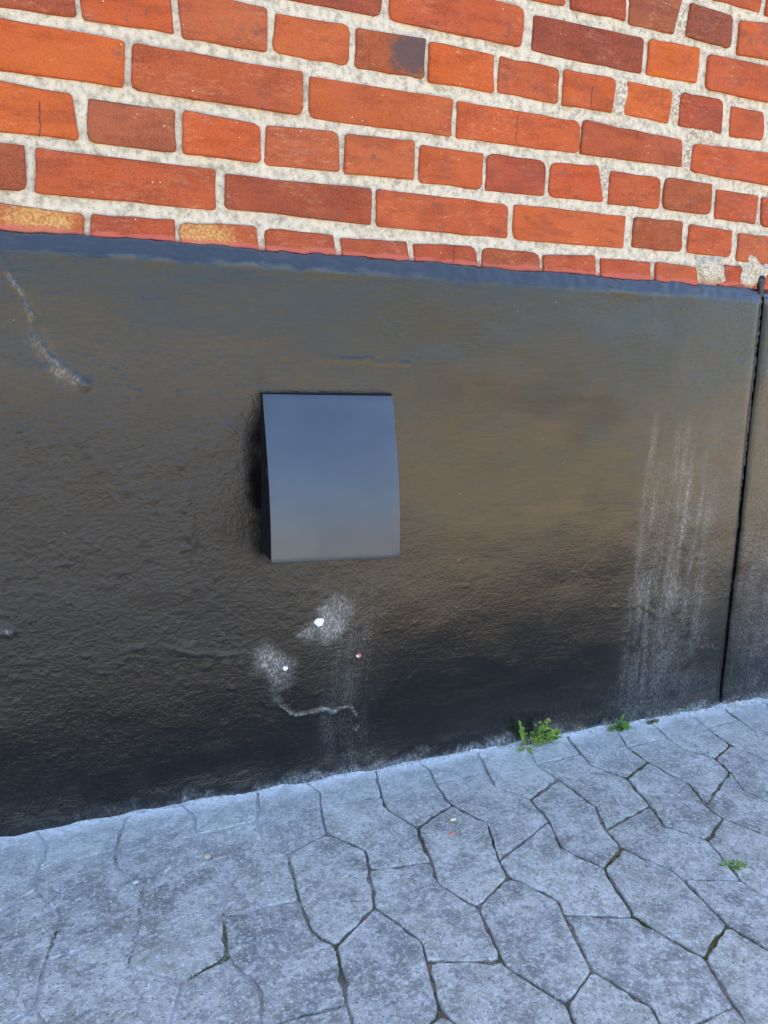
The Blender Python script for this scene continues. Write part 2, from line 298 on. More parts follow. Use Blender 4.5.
BRICKS = [  # course, first and last column, face corners (x, z) clockwise from top left, colour
 (0, -1, 0, [(-0.114, -0.006), (-0.006, -0.006), (-0.0004, -0.0603), (-0.114, -0.0643)], (175, 80, 65)),
 (0, 0, 1, [(0.006, -0.006), (0.114, -0.006), (0.1182, -0.0592), (0.0098, -0.0614)], (215, 95, 50)),
 (0, 1, 2, [(0.126, -0.006), (0.242, -0.0084), (0.242, -0.0601), (0.132, -0.063)], (200, 100, 75)),
 (0, 2, 3, [(0.2575, -0.0119), (0.3621, -0.0083), (0.3619, -0.0599), (0.253, -0.059)], (210, 105, 70)),
 (0, 3, 4, [(0.3751, -0.0103), (0.4817, -0.006), (0.4814, -0.0582), (0.3746, -0.0596)], (180, 88, 60)),
 (0, 4, 5, [(0.4912, -0.0085), (0.5994, -0.008), (0.6025, -0.0599), (0.4919, -0.0616)], (222, 100, 42)),
 (0, 5, 6, [(0.6124, -0.0084), (0.7206, -0.0089), (0.7223, -0.0592), (0.6118, -0.0586)], (205, 95, 60)),
 (0, 6, 7, [(0.7306, -0.0085), (0.8331, -0.0064), (0.8299, -0.0573), (0.7324, -0.0597)], (210, 95, 55)),
 (0, 7, 8, [(0.8586, -0.0074), (0.9554, -0.0064), (0.9518, -0.0581), (0.858, -0.0563)], (228, 108, 42)),
 (0, 8, 9, [(0.974, -0.0066), (1.0701, -0.0067), (1.0745, -0.0593), (0.9776, -0.0589)], (185, 75, 60)),
 (0, 9, 10, [(1.093, -0.0132), (1.1697, -0.0131), (1.1787, -0.0585), (1.0973, -0.0607)], (205, 90, 60)),
 (0, 10, 11, [(1.206, -0.006), (1.314, -0.006), (1.314, -0.0643), (1.206, -0.0643)], (205, 90, 60)),
 (1, -1.5, 0.5, [(-0.174, -0.0763), (0.0565, -0.0785), (0.0528, -0.1327), (-0.174, -0.1345)], (220, 100, 45)),
 (1, 0.5, 2.5, [(0.0691, -0.0795), (0.2933, -0.0788), (0.294, -0.1338), (0.065, -0.1334)], (195, 90, 60)),
 (1, 2.5, 4.5, [(0.3078, -0.0822), (0.5317, -0.0795), (0.5314, -0.1318), (0.3063, -0.1355)], (205, 98, 62)),
 (1, 4.5, 6.5, [(0.543, -0.0804), (0.768, -0.0801), (0.7718, -0.1282), (0.5441, -0.1324)], (215, 95, 50)),
 (1, 6.5, 8.5, [(0.7765, -0.0771), (0.986, -0.082), (0.9927, -0.1245), (0.7771, -0.1284)], (190, 85, 60)),
 (1, 8.5, 10.5, [(1.0161, -0.0834), (1.254, -0.0763), (1.254, -0.1345), (1.0146, -0.1298)], (215, 95, 60)),
 (2, -1, 0, [(-0.114, -0.1465), (-0.0104, -0.1503), (-0.0044, -0.2025), (-0.114, -0.2048)], (222, 105, 50)),
 (2, 0, 1, [(0.0125, -0.1531), (0.1172, -0.1517), (0.1173, -0.2027), (0.0086, -0.2031)], (180, 95, 80)),
 (2, 1, 2, [(0.1308, -0.1508), (0.2333, -0.1545), (0.2332, -0.2026), (0.1289, -0.2033)], (217, 95, 50)),
 (2, 2, 3, [(0.2451, -0.1536), (0.349, -0.1496), (0.351, -0.201), (0.2422, -0.205)], (200, 100, 75)),
 (2, 3, 4, [(0.3619, -0.1504), (0.4703, -0.1466), (0.4711, -0.2), (0.3616, -0.2034)], (210, 105, 70)),
 (2, 4, 5, [(0.4827, -0.1509), (0.5906, -0.1508), (0.5916, -0.2027), (0.4831, -0.2024)], (212, 98, 60)),
 (2, 5, 6, [(0.5999, -0.1489), (0.7075, -0.1481), (0.7094, -0.1996), (0.6011, -0.2025)], (190, 82, 70)),
 (2, 6, 7, [(0.7197, -0.1487), (0.8125, -0.1437), (0.8298, -0.1975), (0.7213, -0.2004)], (215, 90, 50)),
 (2, 7, 8, [(0.8413, -0.1479), (0.9478, -0.1477), (0.9504, -0.1976), (0.8423, -0.2005)], (205, 90, 60)),
 (2, 8, 9, [(0.9593, -0.1465), (1.0666, -0.1461), (1.0709, -0.1967), (0.9621, -0.1965)], (178, 85, 60)),
 (2, 9, 10, [(1.0823, -0.1533), (1.1845, -0.1544), (1.1854, -0.2036), (1.0844, -0.2014)], (200, 85, 60)),
 (2, 10, 11, [(1.1963, -0.1565), (1.314, -0.1465), (1.314, -0.2048), (1.2034, -0.2058)], (205, 85, 60)),
 (3, -2.5, -0.5, [(-0.294, -0.2168), (-0.069, -0.218), (-0.0693, -0.2706), (-0.294, -0.275)], (165, 80, 65)),
 (3, -0.5, 1.5, [(-0.053, -0.2191), (0.1702, -0.2184), (0.1695, -0.2714), (-0.0567, -0.2719)], (205, 92, 58)),
 (3, 1.5, 3.5, [(0.187, -0.2233), (0.4022, -0.2207), (0.4026, -0.271), (0.1858, -0.2682)], (172, 75, 60)),
 (3, 3.5, 5.5, [(0.4136, -0.2196), (0.6436, -0.2199), (0.6445, -0.2717), (0.4155, -0.2729)], (207, 92, 62)),
 (3, 5.5, 7.5, [(0.6559, -0.2187), (0.8808, -0.2168), (0.8821, -0.2696), (0.6585, -0.2726)], (220, 105, 62)),
 (3, 7.5, 8.5, [(0.9019, -0.2162), (1.0101, -0.2155), (1.015, -0.2656), (0.9029, -0.2658)], (172, 80, 55)),
 (3, 8.5, 9.5, [(1.0272, -0.2184), (1.1292, -0.2212), (1.133, -0.2672), (1.0304, -0.2653)], (210, 95, 60)),
 (3, 9.5, 10.5, [(1.1493, -0.2233), (1.2359, -0.2243), (1.254, -0.275), (1.1515, -0.2706)], (205, 100, 75)),
 (4, -1, 0, [(-0.114, -0.287), (-0.0026, -0.2936), (-0.006, -0.3453), (-0.114, -0.3453)], (205, 105, 60)),
 (4, 0, 1, [(0.0092, -0.2926), (0.1137, -0.2899), (0.114, -0.3453), (0.006, -0.3453)], (195, 85, 65)),
 (4, 1, 2, [(0.1213, -0.2926), (0.2264, -0.2888), (0.234, -0.3453), (0.126, -0.3453)], (195, 95, 70)),
 (4, 2, 3, [(0.2415, -0.2904), (0.3441, -0.2917), (0.354, -0.3453), (0.246, -0.3453)], (190, 85, 65)),
 (4, 3, 4, [(0.3586, -0.2943), (0.4631, -0.2917), (0.474, -0.3453), (0.366, -0.3453)], (185, 85, 70)),
 (4, 4, 5, [(0.4788, -0.2936), (0.585, -0.2895), (0.594, -0.3453), (0.486, -0.3453)], (190, 82, 62)),
 (4, 5, 6, [(0.6018, -0.2898), (0.708, -0.2914), (0.714, -0.3453), (0.606, -0.3453)], (180, 85, 68)),
 (4, 6, 7, [(0.7185, -0.2928), (0.8224, -0.2868), (0.834, -0.3453), (0.726, -0.3453)], (195, 82, 62)),
 (4, 7, 8, [(0.8378, -0.29), (0.9429, -0.2885), (0.954, -0.3453), (0.846, -0.3453)], (200, 85, 62)),
 (4, 8, 9, [(0.959, -0.2883), (1.0503, -0.2913), (1.0618, -0.3229), (0.966, -0.3453)], (205, 95, 70)),
 (4, 9, 10, [(1.1225, -0.2819), (1.1622, -0.2817), (1.1855, -0.3159), (1.1129, -0.3201)], (200, 80, 55)),
 (-1, 1.5, 3.5, [(0.186, 0.0643), (0.414, 0.0643), (0.4092, 0.0115), (0.186, 0.006)], (165, 65, 55)),
 (-1, 3.5, 5.5, [(0.426, 0.0643), (0.6457, 0.0636), (0.6447, 0.0102), (0.4254, 0.0093)], (205, 90, 60)),
 (-1, 5.5, 7.5, [(0.6689, 0.0588), (0.8803, 0.0613), (0.8838, 0.009), (0.6687, 0.009)], (150, 62, 55)),
 (-1, 7.5, 8.5, [(0.8956, 0.0619), (1.0022, 0.0655), (1.005, 0.0131), (0.8965, 0.009)], (228, 108, 45)),
 (-1, 8.5, 10.5, [(1.0268, 0.0601), (1.254, 0.0643), (1.254, 0.006), (1.0282, 0.0062)], (212, 95, 60)),
 (-2, 5, 6, [(0.606, 0.1345), (0.714, 0.1345), (0.7211, 0.0808), (0.606, 0.0763)], (205, 95, 55)),
 (-2, 6, 7, [(0.726, 0.1345), (0.834, 0.1345), (0.8399, 0.0813), (0.7341, 0.0794)], (175, 70, 55)),
 (-2, 7, 8, [(0.846, 0.1345), (0.954, 0.1345), (0.9422, 0.0794), (0.85, 0.0773)], (165, 85, 68)),
 (-2, 8, 9, [(0.9742, 0.1293), (1.0675, 0.126), (1.0722, 0.0768), (0.969, 0.08)], (142, 65, 62)),
 (-2, 9, 10, [(1.0883, 0.1224), (1.194, 0.1345), (1.194, 0.0763), (1.0898, 0.0714)], (217, 100, 60)),
 (-3, 7.5, 9.5, [(0.906, 0.2048), (1.134, 0.2048), (1.1277, 0.1435), (0.906, 0.1465)], (200, 90, 60)),
 (-3, 9.5, 10.5, [(1.146, 0.2048), (1.254, 0.2048), (1.254, 0.1465), (1.1431, 0.1421)], (195, 85, 60)),
]

def brick_mesh(corners, proud, seed=0, hero=True):
    """closed brick: worn outline with rounded corners, small arris, slightly dished face; centre at origin"""
    r = random.Random(seed); c = [Vector((p[0], 0, p[1])) for p in corners]; ctr = sum(c, Vector())/4
    c = [ctr+(p-ctr)*(1+.0021/(p-ctr).length) for p in c]; pts = []; mids = 5 if (c[1]-c[0]).length > .15 else 3
    for i in range(4):
        P, A, B = c[i], c[i-1], c[(i+1) % 4]; e0 = (A-P).normalized(); e1 = (B-P).normalized(); rad = r.choice([.0025, .004, .005, .010])
        pts += [P+e0*rad, P+(e0+e1)*rad*.30, P+e1*rad]
        k = mids if i % 2 == 0 else 1
        for j in range(k):
            q = P.lerp(B, (j+1)/(k+1)); nrm = Vector((-(B-P).z, 0, (B-P).x)).normalized(); pts.append(q+nrm*r.choice([r.uniform(-.0006, .0005), r.uniform(-.0006, .0005), r.uniform(-.0015, .0006)]))
    out = [(p+Vector((r.uniform(-.0005, .0005), 0, r.uniform(-.0005, .0005))))-ctr for p in pts]; n = len(out)
    tx, tz = r.uniform(-.012, .012), r.uniform(-.02, .02)
    v = []; 
    for s, y in ((1.0, .03), (1.0, -proud+.0022), (None, -proud)):
        for p in out:
            q = p.copy()
            if s is None:
                l = q.length; q = q*(1-.0026/l)
            yy = y + (tx*q.x+tz*q.z if y < 0 else 0) + (r.uniform(-.0003, .0003) if y < 0 else 0)
            v.append((q.x, yy, q.z))
    f = []
    for k in range(2):
        for i in range(n):
            j = (i+1) % n; f.append((k*n+i, k*n+j, (k+1)*n+j, (k+1)*n+i))
    f.append(tuple(range(2*n, 3*n)))
    me = pymesh('brick', v, f); me.shade_smooth()
    bm = bmesh.new(); bm.from_mesh(me); bmesh.ops.recalc_face_normals(bm, faces=bm.faces)
    bm.normal_update()
    for fc in bm.faces:
        if fc.normal.y > 0 and len(fc.verts) > 4: bmesh.ops.reverse_faces(bm, faces=bm.faces); break
    for fc in bm.faces: fc.smooth = len(fc.verts) == 4 and abs(fc.normal.y) > .15
    bm.to_mesh(me); bm.free()
    return me, ctr
ALB = 1.0
def brick_obj(me, ctr, rgb, mat):
    o = link('brick', me, None, building)
    if not me.materials: me.materials.append(mat)
    up(o, (ctr.x, 0, ctr.z)); c = lin(rgb)
    o.color = (c[0]*BR_GAIN[0], c[1]*BR_GAIN[1], c[2]*BR_GAIN[2], 1)
    return o
BR_GAIN = (.475, .475, .295)
done = {}
for k, (v, u0, u1, cs, rgb) in enumerate(BRICKS):
    mat = M_brick
    if v == 0 and u0 == 3: mat = M_burn
    if v == 4 and u0 == -1: mat = M_och1
    if v == 4 and u0 == 1: mat = M_och2
    me, ctr = brick_mesh(cs, random.uniform(.0025, .0055), k)
    brick_obj(me, ctr, rgb, mat); done.setdefault(v, []).append((u0, u1))
def ideal(u0, u1, v):
    j = .006; return [(u0*PH+j, -v*CV-j), (u1*PH-j, -v*CV-j), (u1*PH-j, -(v+1)*CV+j), (u0*PH+j, -(v+1)*CV+j)]
tmpl = {}
PAL = [(215, 95, 50), (205, 92, 60), (190, 85, 62), (175, 80, 62), (222, 105, 52), (200, 100, 75), (160, 72, 58), (210, 98, 60)]
def spans(v, ua, ub):                  # the regular cross bond between two columns
    if v % 2 == 0:
        return [(u, u+1) for u in range(ua, ub)]
    off = .5 if (v//2) % 2 == 0 else 1.5
    s = off+2*math.floor((ua-off)/2); r = []
    while s < ub:
        r.append((s, s+2)); s += 2
    return r
UA, UB, VA = -6, 18, -7
for v in range(VA, 5):
    lo = min((a for a, b in done.get(v, [])), default=None); hi = max((b for a, b in done.get(v, [])), default=None)
    if lo is None:
        sp = spans(v, UA, UB)
    else:
        step = 1 if v % 2 == 0 else 2; sp = []
        u = lo
        while u > UA: sp.append((u-step, u)); u -= step
        u = hi
        while u < UB: sp.append((u, u+step)); u += step
    for a, b in sp:
        k = (b-a, random.randrange(5))
        if k not in tmpl: tmpl[k] = brick_mesh(ideal(0, k[0], 0), random.uniform(.0025, .0055), 500+len(tmpl))[0]
        ctr = Vector(((a+b)/2*PH, 0, -(v+.5)*CV))
        brick_obj(tmpl[k], ctr, random.choice(PAL), M_brick)
# the rest of the wall, outside the frame: same bond joined into one part
X0, X1, ZTOP = -5.04, 6.96, 1.20
vv, ff = [], []
def add_simple_brick(u0, u1, v):
    j = .006; x0, x1, z1, z0 = u0*PH+j, u1*PH-j, -v*CV-j, -(v+1)*CV+j; k = len(vv); a = .002; y = -.004
    for (yy, i) in ((.02, 0), (y+a, 0), (y, a)):
        vv.extend([(x0+i, yy, z0+i), (x1-i, yy, z0+i), (x1-i, yy, z1-i), (x0+i, yy, z1-i)])
    for q in range(2):
        for i in range(4):
            jn = (i+1) % 4; ff.append((k+q*4+i, k+q*4+jn, k+q*4+4+jn, k+q*4+4+i))
    ff.append((k+8, k+9, k+10, k+11))
ua, ub = round(X0/PH), round(X1/PH)
for v in range(-int(ZTOP/CV)+1, 5):
    for a, b in spans(v, ua, ub):
        if v >= VA and b > UA-1.1 and a < UB+.9:
            continue
        add_simple_brick(a, b, v)
rest = link('brickwork', pymesh('brickwork', vv, ff), M_brick, building); up(rest, (0, 0, 0)); rest['kind'] = 'stuff'; rest.color = (*[a*b for a, b in zip(lin((205, 92, 60)), BR_GAIN)], 1)

# mortar: fine uneven sheet in view, coarse beyond
def mortar_sheet(x0, x1, z0, z1, st, fine):
    nx = int((x1-x0)/st)+1; nz = int((z1-z0)/st)+1
    X, Z = np.meshgrid(np.linspace(x0, x1, nx), np.linspace(z0, z1, nz))
    Y = .0010+.0016*fbm(X*40, Z*40, 3, 5)+.0010*fbm(X*160, Z*160, 2, 9)
    rep = np.zeros_like(X)
    for (rx, rz, ra, rb) in REP:
        m = sstep(1.25, .75, np.hypot((X-rx)/ra, (Z-rz)/rb)+.35*fbm(X*90, Z*90, 3, 3)); rep = np.maximum(rep, m)
    big = np.zeros_like(X)
    for (rx, rz, ra, rb) in REPBIG:
        m = sstep(1.2, .95, np.hypot((X-rx)/ra, (Z-rz)/rb)+.85*fbm(X*42, Z*42, 4, 13)); big = np.maximum(big, m); rep = np.maximum(rep, m*.9)
    Y = Y-big*.0062-.0025*rep
    if not fine: Y = Y*0+.0015
    v = np.stack([X, Y, Z], -1).reshape(-1, 3)
    f = [(j*nx+i, j*nx+i+1, (j+1)*nx+i+1, (j+1)*nx+i) for j in range(nz-1) for i in range(nx-1)]
    me = pymesh('mortar', v, f, True); at = me.attributes.new('repair', 'FLOAT', 'POINT'); at.data.foreach_set('value', rep.ravel().astype(np.float32))
    o = link('mortar', me, M_mortar, building); up(o, (0, 0, 0)); return o
REP = [(0.848, -0.032, 0.014, 0.04), (0.966, -0.028, 0.012, 0.03), (1.027, -0.062, 0.035, 0.014), (1.003, -0.104, 0.012, 0.03), (0.829, -0.166, 0.012, 0.03), (0.96, 0.1, 0.012, 0.03)]
REPBIG = [(1.092, -0.293, 0.036, 0.02), (1.191, -0.29, 0.034, 0.02)]
mortar_sheet(-.26, 1.5, -.345, .30, .0035, True)
# solid core of the wall behind, under and around it, and an unseen roof added to shade this side
def box(x0, x1, y0, y1, z0, z1):
    v = [(x, y, z) for x in (x0, x1) for y in (y0, y1) for z in (z0, z1)]
    return v, [(0, 1, 3, 2), (4, 6, 7, 5), (0, 4, 5, 1), (2, 3, 7, 6), (0, 2, 6, 4), (1, 5, 7, 3)]
core = link('mortar_core', pymesh('mortar_core', *box(X0, X1, .0045, .36, -1.6, ZTOP)), M_mortar, building); up(core, (0, 0, 0))
rv = [(X0-.3, -.06, ZTOP), (X1+.3, -.06, ZTOP), (X1+.3, -.06, ZTOP+.10), (X0-.3, -.06, ZTOP+.10), (X0-.3, 3.2, ZTOP+.9), (X1+.3, 3.2, ZTOP+.9), (X0-.3, 3.2, ZTOP), (X1+.3, 3.2, ZTOP)]
rf = [(0, 1, 2, 3), (3, 2, 5, 4), (4, 5, 7, 6), (0, 6, 7, 1), (0, 3, 4, 6), (1, 7, 5, 2)]
shade_roof = link('shade_roof', pymesh('shade_roof', rv, rf), M_roof, building); up(shade_roof, (0, 0, 0))

# ------------------------------------------------------------------ plinth
DP = .018
def gz(x, y=0): return -1.1705-.0225*x
plinth = empty('plinth', (0, 0, -1.18))
tag(plinth, 'glossy black painted rendered plinth under the brickwork, with white streaks and scuffs', 'plinth')
def jx(z): return 1.2154+(z+.3041)*(1.257-1.2154)/(-1.1722+.3041)     # the leaning joint between the two panels
CRACKS = [([(-.105, -.345), (-.093, -.37), (-.080, -.415), (-.0636, -.462), (-.045, -.492)], .0030, .0020),
          ([(-.062, -.492), (-.040, -.493), (-.025, -.503), (-.012, -.517)], .005, .0032),
          ([(-.018, -.515), (-.012, -.545), (-.022, -.58), (-.012, -.61), (.006, -.63)], .0035, .0022),
          ([(-.082, -.40), (-.060, -.44), (-.046, -.48)], .0025, -.0025),
          ([(.3251, -.4701), (.38, -.470), (.43, -.4745), (.4719, -.4746)], .0018, .0022),
          ([(.02, -.905), (.06, -.90), (.11, -.915), (.17, -.93), (.20, -.925), (.2393, -.9439)], .0035, .0020),
          ([(.245, -.945), (.2544, -1.0), (.262, -1.03), (.285, -1.053), (.3233, -1.0546), (.3861, -1.056), (.396, -1.075), (.4002, -1.0999)], .0028, .0024),
          ([(.93, -.940), (1.00, -.938), (1.05, -.972), (1.085, -1.015), (1.12, -1.040), (1.18, -1.050), (1.26, -1.064), (1.33, -1.072), (1.42, -1.066)], .0035, .0010),
          ([(.125, -.66), (.118, -.69), (.128, -.71), (.122, -.73), (.132, -.75)], .006, .0035),
          ([(-.14, -.855), (-.125, -.857)], .006, .006)]
def plinth_panel(side, fine_x, far_x):
    """side -1: the panel left of the joint, +1: right of it. Fine grid in view and a coarse run beyond it."""
    GAP = .0045
    if side < 0:
        us = np.concatenate([np.linspace(far_x, fine_x, 24)[:-1], np.arange(fine_x, 1.235-.004, .0042), [1.0e3]])
    else:
        us = np.concatenate([[-1.0e3], np.arange(1.240+.004, fine_x, .0042), np.linspace(fine_x, far_x, 24)])
    prof = [(.010, -.3185), (.0015, -.3188), (-.0060, -.3192), (-.0082, -.3205), (-.0100, -.3245), (-.0120, -.3290), (-.0140, -.3335), (-.0160, -.3375), (-.0174, -.3415)]
    zs = np.arange(-.346, -1.26, -.0036)
    ys = np.array([a for a, b in prof]+[-.018]*len(zs)); zz = np.array([b for a, b in prof]+list(zs)); nz = len(zz)
    X = np.repeat(us[None, :], nz, 0); Z = np.repeat(zz[:, None], len(us), 1); Y = np.repeat(ys[:, None], len(us), 1)
    J = jx(Z)
    if side < 0: X = np.minimum(X, J-GAP)
    else: X = np.maximum(X, J+GAP)
    top = sstep(-.325, -.36, Z)
    # relief: uneven hand-trowelled render, coarser at the left and towards the foot
    smooth = np.exp(-(((X-.74)/.30)**2+((Z+.56)/.20)**2))
    rough = np.clip(.25+.75*sstep(.62, .12, X)*sstep(-.42, -.60, Z)*(1-.75*sstep(-.86, -1.02, Z)), .05, 1.2)*(1-.75*smooth)
    rough = np.where(X > 1.0, rough*.8+.15, rough)
    D = .0042*fbm(X*3.2, Z*3.2, 3, 21)+.0012*fbm(X*12, Z*16, 2, 22)
    D = D+rough*(.0006*fbm(X*85, Z*80, 3, 23)+.0002*np.abs(fbm(X*18, Z*120+X*9, 3, 24)))
    pocks = np.maximum(0, fbm(X*105, Z*105, 2, 27)-.42)*.006*np.where(rough > .2, 1, .35); D = D+pocks*rough
    for pts, wd, amp in CRACKS:
        d = segdist(X+.009*fbm(X*45, Z*45, 3, 31), Z+.009*fbm(X*45, Z*45, 3, 32), pts); D = D+amp*np.exp(-(d/wd)**2)*np.clip(.75+.9*fbm(X*45, Z*45, 3, 33), .1, 1.5)
    Y = Y-D*(.25+.75*top)
    lip = (1-top)*(.0030*fbm(X*22, Z*60, 4, 41)+.0016*fbm(X*90, Z*120, 2, 45)); Y = Y-lip; Z = Z+(1-top)*(.0028*fbm(X*9, Z*0+3, 3, 42)+.0018*fbm(X*60, Z*0+7, 2, 43))
    gl = gz(X); base = sstep(.05, .0, Z-gl)
    Y = Y-base*.004*(1+fbm(X*30, Z*30, 3, 44))
    # edges turn back into the joint
    e = np.exp(-(np.abs(X-J)-GAP)/.006); Y = Y+e*.004*top
    # ------------- dust, scuffs, run marks
    dust = np.zeros_like(X); n1 = fbm(X*34, Z*34, 4, 51); n2 = fbm(X*110, Z*12, 3, 52)
    for cx, zt, zb, wd, am in [(.985, -.54, -1.15, .009, .20), (1.000, -.62, -1.17, .008, .20), (1.055, -.56, -1.16, .016, .24), (1.085, -.60, -.98, .007, .28), (1.075, -.78, -1.12, .022, .26), (1.12, -.62, -1.0, .006, .20),
                               (1.15, -.66, -1.05, .010, .18), (1.02, -.74, -1.17, .012, .22), (1.30, -.75, -1.1, .03, .18), (1.36, -.6, -1.1, .02, .15), (.96, -.35, -.42, .004, .18), (.965, -.36, -.45, .006, .10),
                               (.345, -.99, -1.14, .018, .10), (.36, -.80, -1.05, .030, .09), (.41, -.80, -.95, .020, .10), (.40, -1.05, -1.16, .014, .18)]:
        w = wd*(1+.6*(zt-Z)/.5*.5+.5*n1); xx = X-cx-.02*(zt-Z)*-.3-.004*fbm(Z*9, Z*0+cx*50, 2, 5)
        m = np.exp(-(xx/np.maximum(w, .002))**2)*sstep(zt+.02, zt-.10, Z)*sstep(zb-.03, zb+.08, Z); dust = np.maximum(dust, 0.90*am*m*(.70+1.3*n2))
    dust = dust+sstep(.90, 1.10, X)*sstep(-.40, -.75, Z)*.05*(1+n1)
    for cx, zt, wd, am in [(1.0, -.66, .035, .11), (1.09, -.62, .045, .12), (1.16, -.75, .03, .10), (.39, -.80, .045, .10), (1.35, -.7, .06, .12)]:
        dust = dust+am*np.exp(-((X-cx)/wd)**2)*sstep(zt+.10, zt-.20, Z)*np.clip(.6+n1+.5*n2, 0, 2)
    def blob(cx, cz, a, b, am, rot=0., nn=.55):
        dx, dz = X-cx, Z-cz; c_, s_ = math.cos(rot), math.sin(rot); u = (dx*c_+dz*s_)/a; w = (-dx*s_+dz*c_)/b
        return am*sstep(1.15, .15, np.hypot(u, w)+nn*n1)
    dust = np.maximum(dust, blob(.346, -.893, .048, .052, .85)); dust = np.maximum(dust, blob(.332, -.871, .022, .009, 1., .2))
    dust = np.maximum(dust, blob(.252, -.957, .034, .050, .75, .7)); dust = np.maximum(dust, blob(.243, -.965, .042, .007, .9, -.95))
    dust = np.maximum(dust, blob(-.052, -.478, .055, .020, .10, -.9)); dust = np.maximum(dust, blob(-.035, -.500, .028, .009, .30, -.5))
    for pts, wd, am in [([(.262, -1.03), (.285, -1.053), (.3233, -1.0546), (.3861, -1.050), (.396, -1.075), (.4002, -1.0999)], .0018, 1.),
                        ([(1.00, -.938), (1.05, -.972), (1.085, -1.015), (1.12, -1.040), (1.18, -1.050), (1.26, -1.064), (1.33, -1.072), (1.42, -1.066)], .0028, .15),
                        ([(.17, -.938), (.20, -.930), (.2393, -.948)], .003, .16), ([(.098, -.895), (.125, -.90)], .003, .18), ([(-.14, -.858), (-.128, -.858)], .004, .5),
                        ([(.245, -.985), (.256, -1.02)], .008, .20), ([(-.093, -.37), (-.0636, -.462), (-.045, -.492)], .003, .22)]:
        d = segdist(X+.009*fbm(X*45, Z*45, 3, 31), Z+.009*fbm(X*45, Z*45, 3, 32), pts); dust = np.maximum(dust, am*np.exp(-(d/wd)**2)*np.clip(.8+.9*fbm(X*70, Z*70, 2, 34), .1, 1.3))
    for cx, h0, am in [(.107, .030, .8), (.103, .015, .6), (.142, .022, .5), (.150, .02, .4), (.772, .055, .35), (.823, .030, .6), (-.055, .02, .4)]:
        dust = np.maximum(dust, am*np.exp(-((X-cx-.003*n1)/.0032)**2)*sstep(h0, h0*.5, Z-gl)*sstep(.002, .008, Z-gl))
    hgt = Z-gl
    dust = np.maximum(dust, sstep(.022, .002, hgt+.022*n1)*sstep(-.2, .5, X)*.7)
    dust = dust+sstep(.16, .0, hgt)*.02*(1+1.5*n1)
    dust = dust+sstep(.40, .9, X)*sstep(.16, .0, hgt+.05*n1)*.05
    dust = np.clip(dust+.001*(1+n1), 0, 1)
    v = np.stack([X, Y, Z], -1).reshape(-1, 3); nx = len(us)
    f = [(j*nx+i, (j+1)*nx+i, (j+1)*nx+i+1, j*nx+i+1) for j in range(nz-1) for i in range(nx-1)]
    # side wall into the joint
    base_i = len(v); ex = nx-1 if side < 0 else 0; back = [(v[j*nx+ex][0], .012, v[j*nx+ex][2]) for j in range(nz)]
    v = np.concatenate([v, np.array(back)]); dust_all = np.concatenate([dust.ravel(), np.zeros(nz)]); rr = np.concatenate([rough.ravel(), np.ones(nz)*.5])
    for j in range(nz-1):
        q = (j*nx+ex, (j+1)*nx+ex, base_i+j+1, base_i+j); f.append(q if side > 0 else q[::-1])
    me = pymesh('render_panel', v, f, True)
    matte = sstep(1.25, .3, np.hypot((X-.232)/.026, (Z+.665)/.125)+.45*n1)  # dull overpaint left of the vent, also standing in for the soft shadow there
    matte = np.maximum(matte, np.exp(-(np.maximum(0, np.abs(X-J)-GAP)/.006)**2)*.8*top)
    matte = np.maximum(matte, sstep(.020, .006, np.hypot(X-1.238, (Z+.80)*.6)+.010*n1))
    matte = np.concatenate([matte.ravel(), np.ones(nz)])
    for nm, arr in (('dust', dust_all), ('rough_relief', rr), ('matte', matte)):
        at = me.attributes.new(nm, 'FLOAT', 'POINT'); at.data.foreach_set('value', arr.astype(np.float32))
    o = link('render_panel', me, M_plinth, plinth); up(o, (0, 0, 0)); return o
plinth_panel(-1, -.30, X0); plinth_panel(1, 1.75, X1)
def tube(path, rad, n=8, seed=0, wob=.2):
    r = random.Random(seed); v, f = [], []
    for i, p in enumerate(path):
        p = Vector(p); a = Vector(path[max(i-1, 0)]); b = Vector(path[min(i+1, len(path)-1)]); t = (b-a).normalized()
        s = t.orthogonal().normalized(); w = t.cross(s); rr = rad[i] if isinstance(rad, (list, tuple)) else rad
        for k in range(n):
            q = p+(s*math.cos(2*PI*k/n)+w*math.sin(2*PI*k/n))*rr*(1+r.uniform(-wob, wob)); v.append(q)
    for i in range(len(path)-1):
        for k in range(n):
            f.append((i*n+k, i*n+(k+1) % n, (i+1)*n+(k+1) % n, (i+1)*n+k))
    f.append(tuple(range(n))[::-1]); f.append(tuple((len(path)-1)*n+k for k in range(n)))
    return v, f
r_ = random.Random(3); path, rad = [], []
zc = -.296
while zc > -1.19:
    path.append((jx(zc)+r_.uniform(-.0008, .0008), -.0080+.003*sstep(-.8, -1.15, zc)+r_.uniform(-.0015, .0015), zc)); rad.append(.0050*(1-.35*float(sstep(-.5, -1.1, zc)))*r_.uniform(.85, 1.15)); zc -= .006
rad[0:4] = [.004, .0075, .0085, .0075]
seal = link('joint_sealant', pymesh('joint_sealant', *tube(path, rad, 9, 4, .12), True), M_seal, plinth); up(seal, (0, 0, 0))
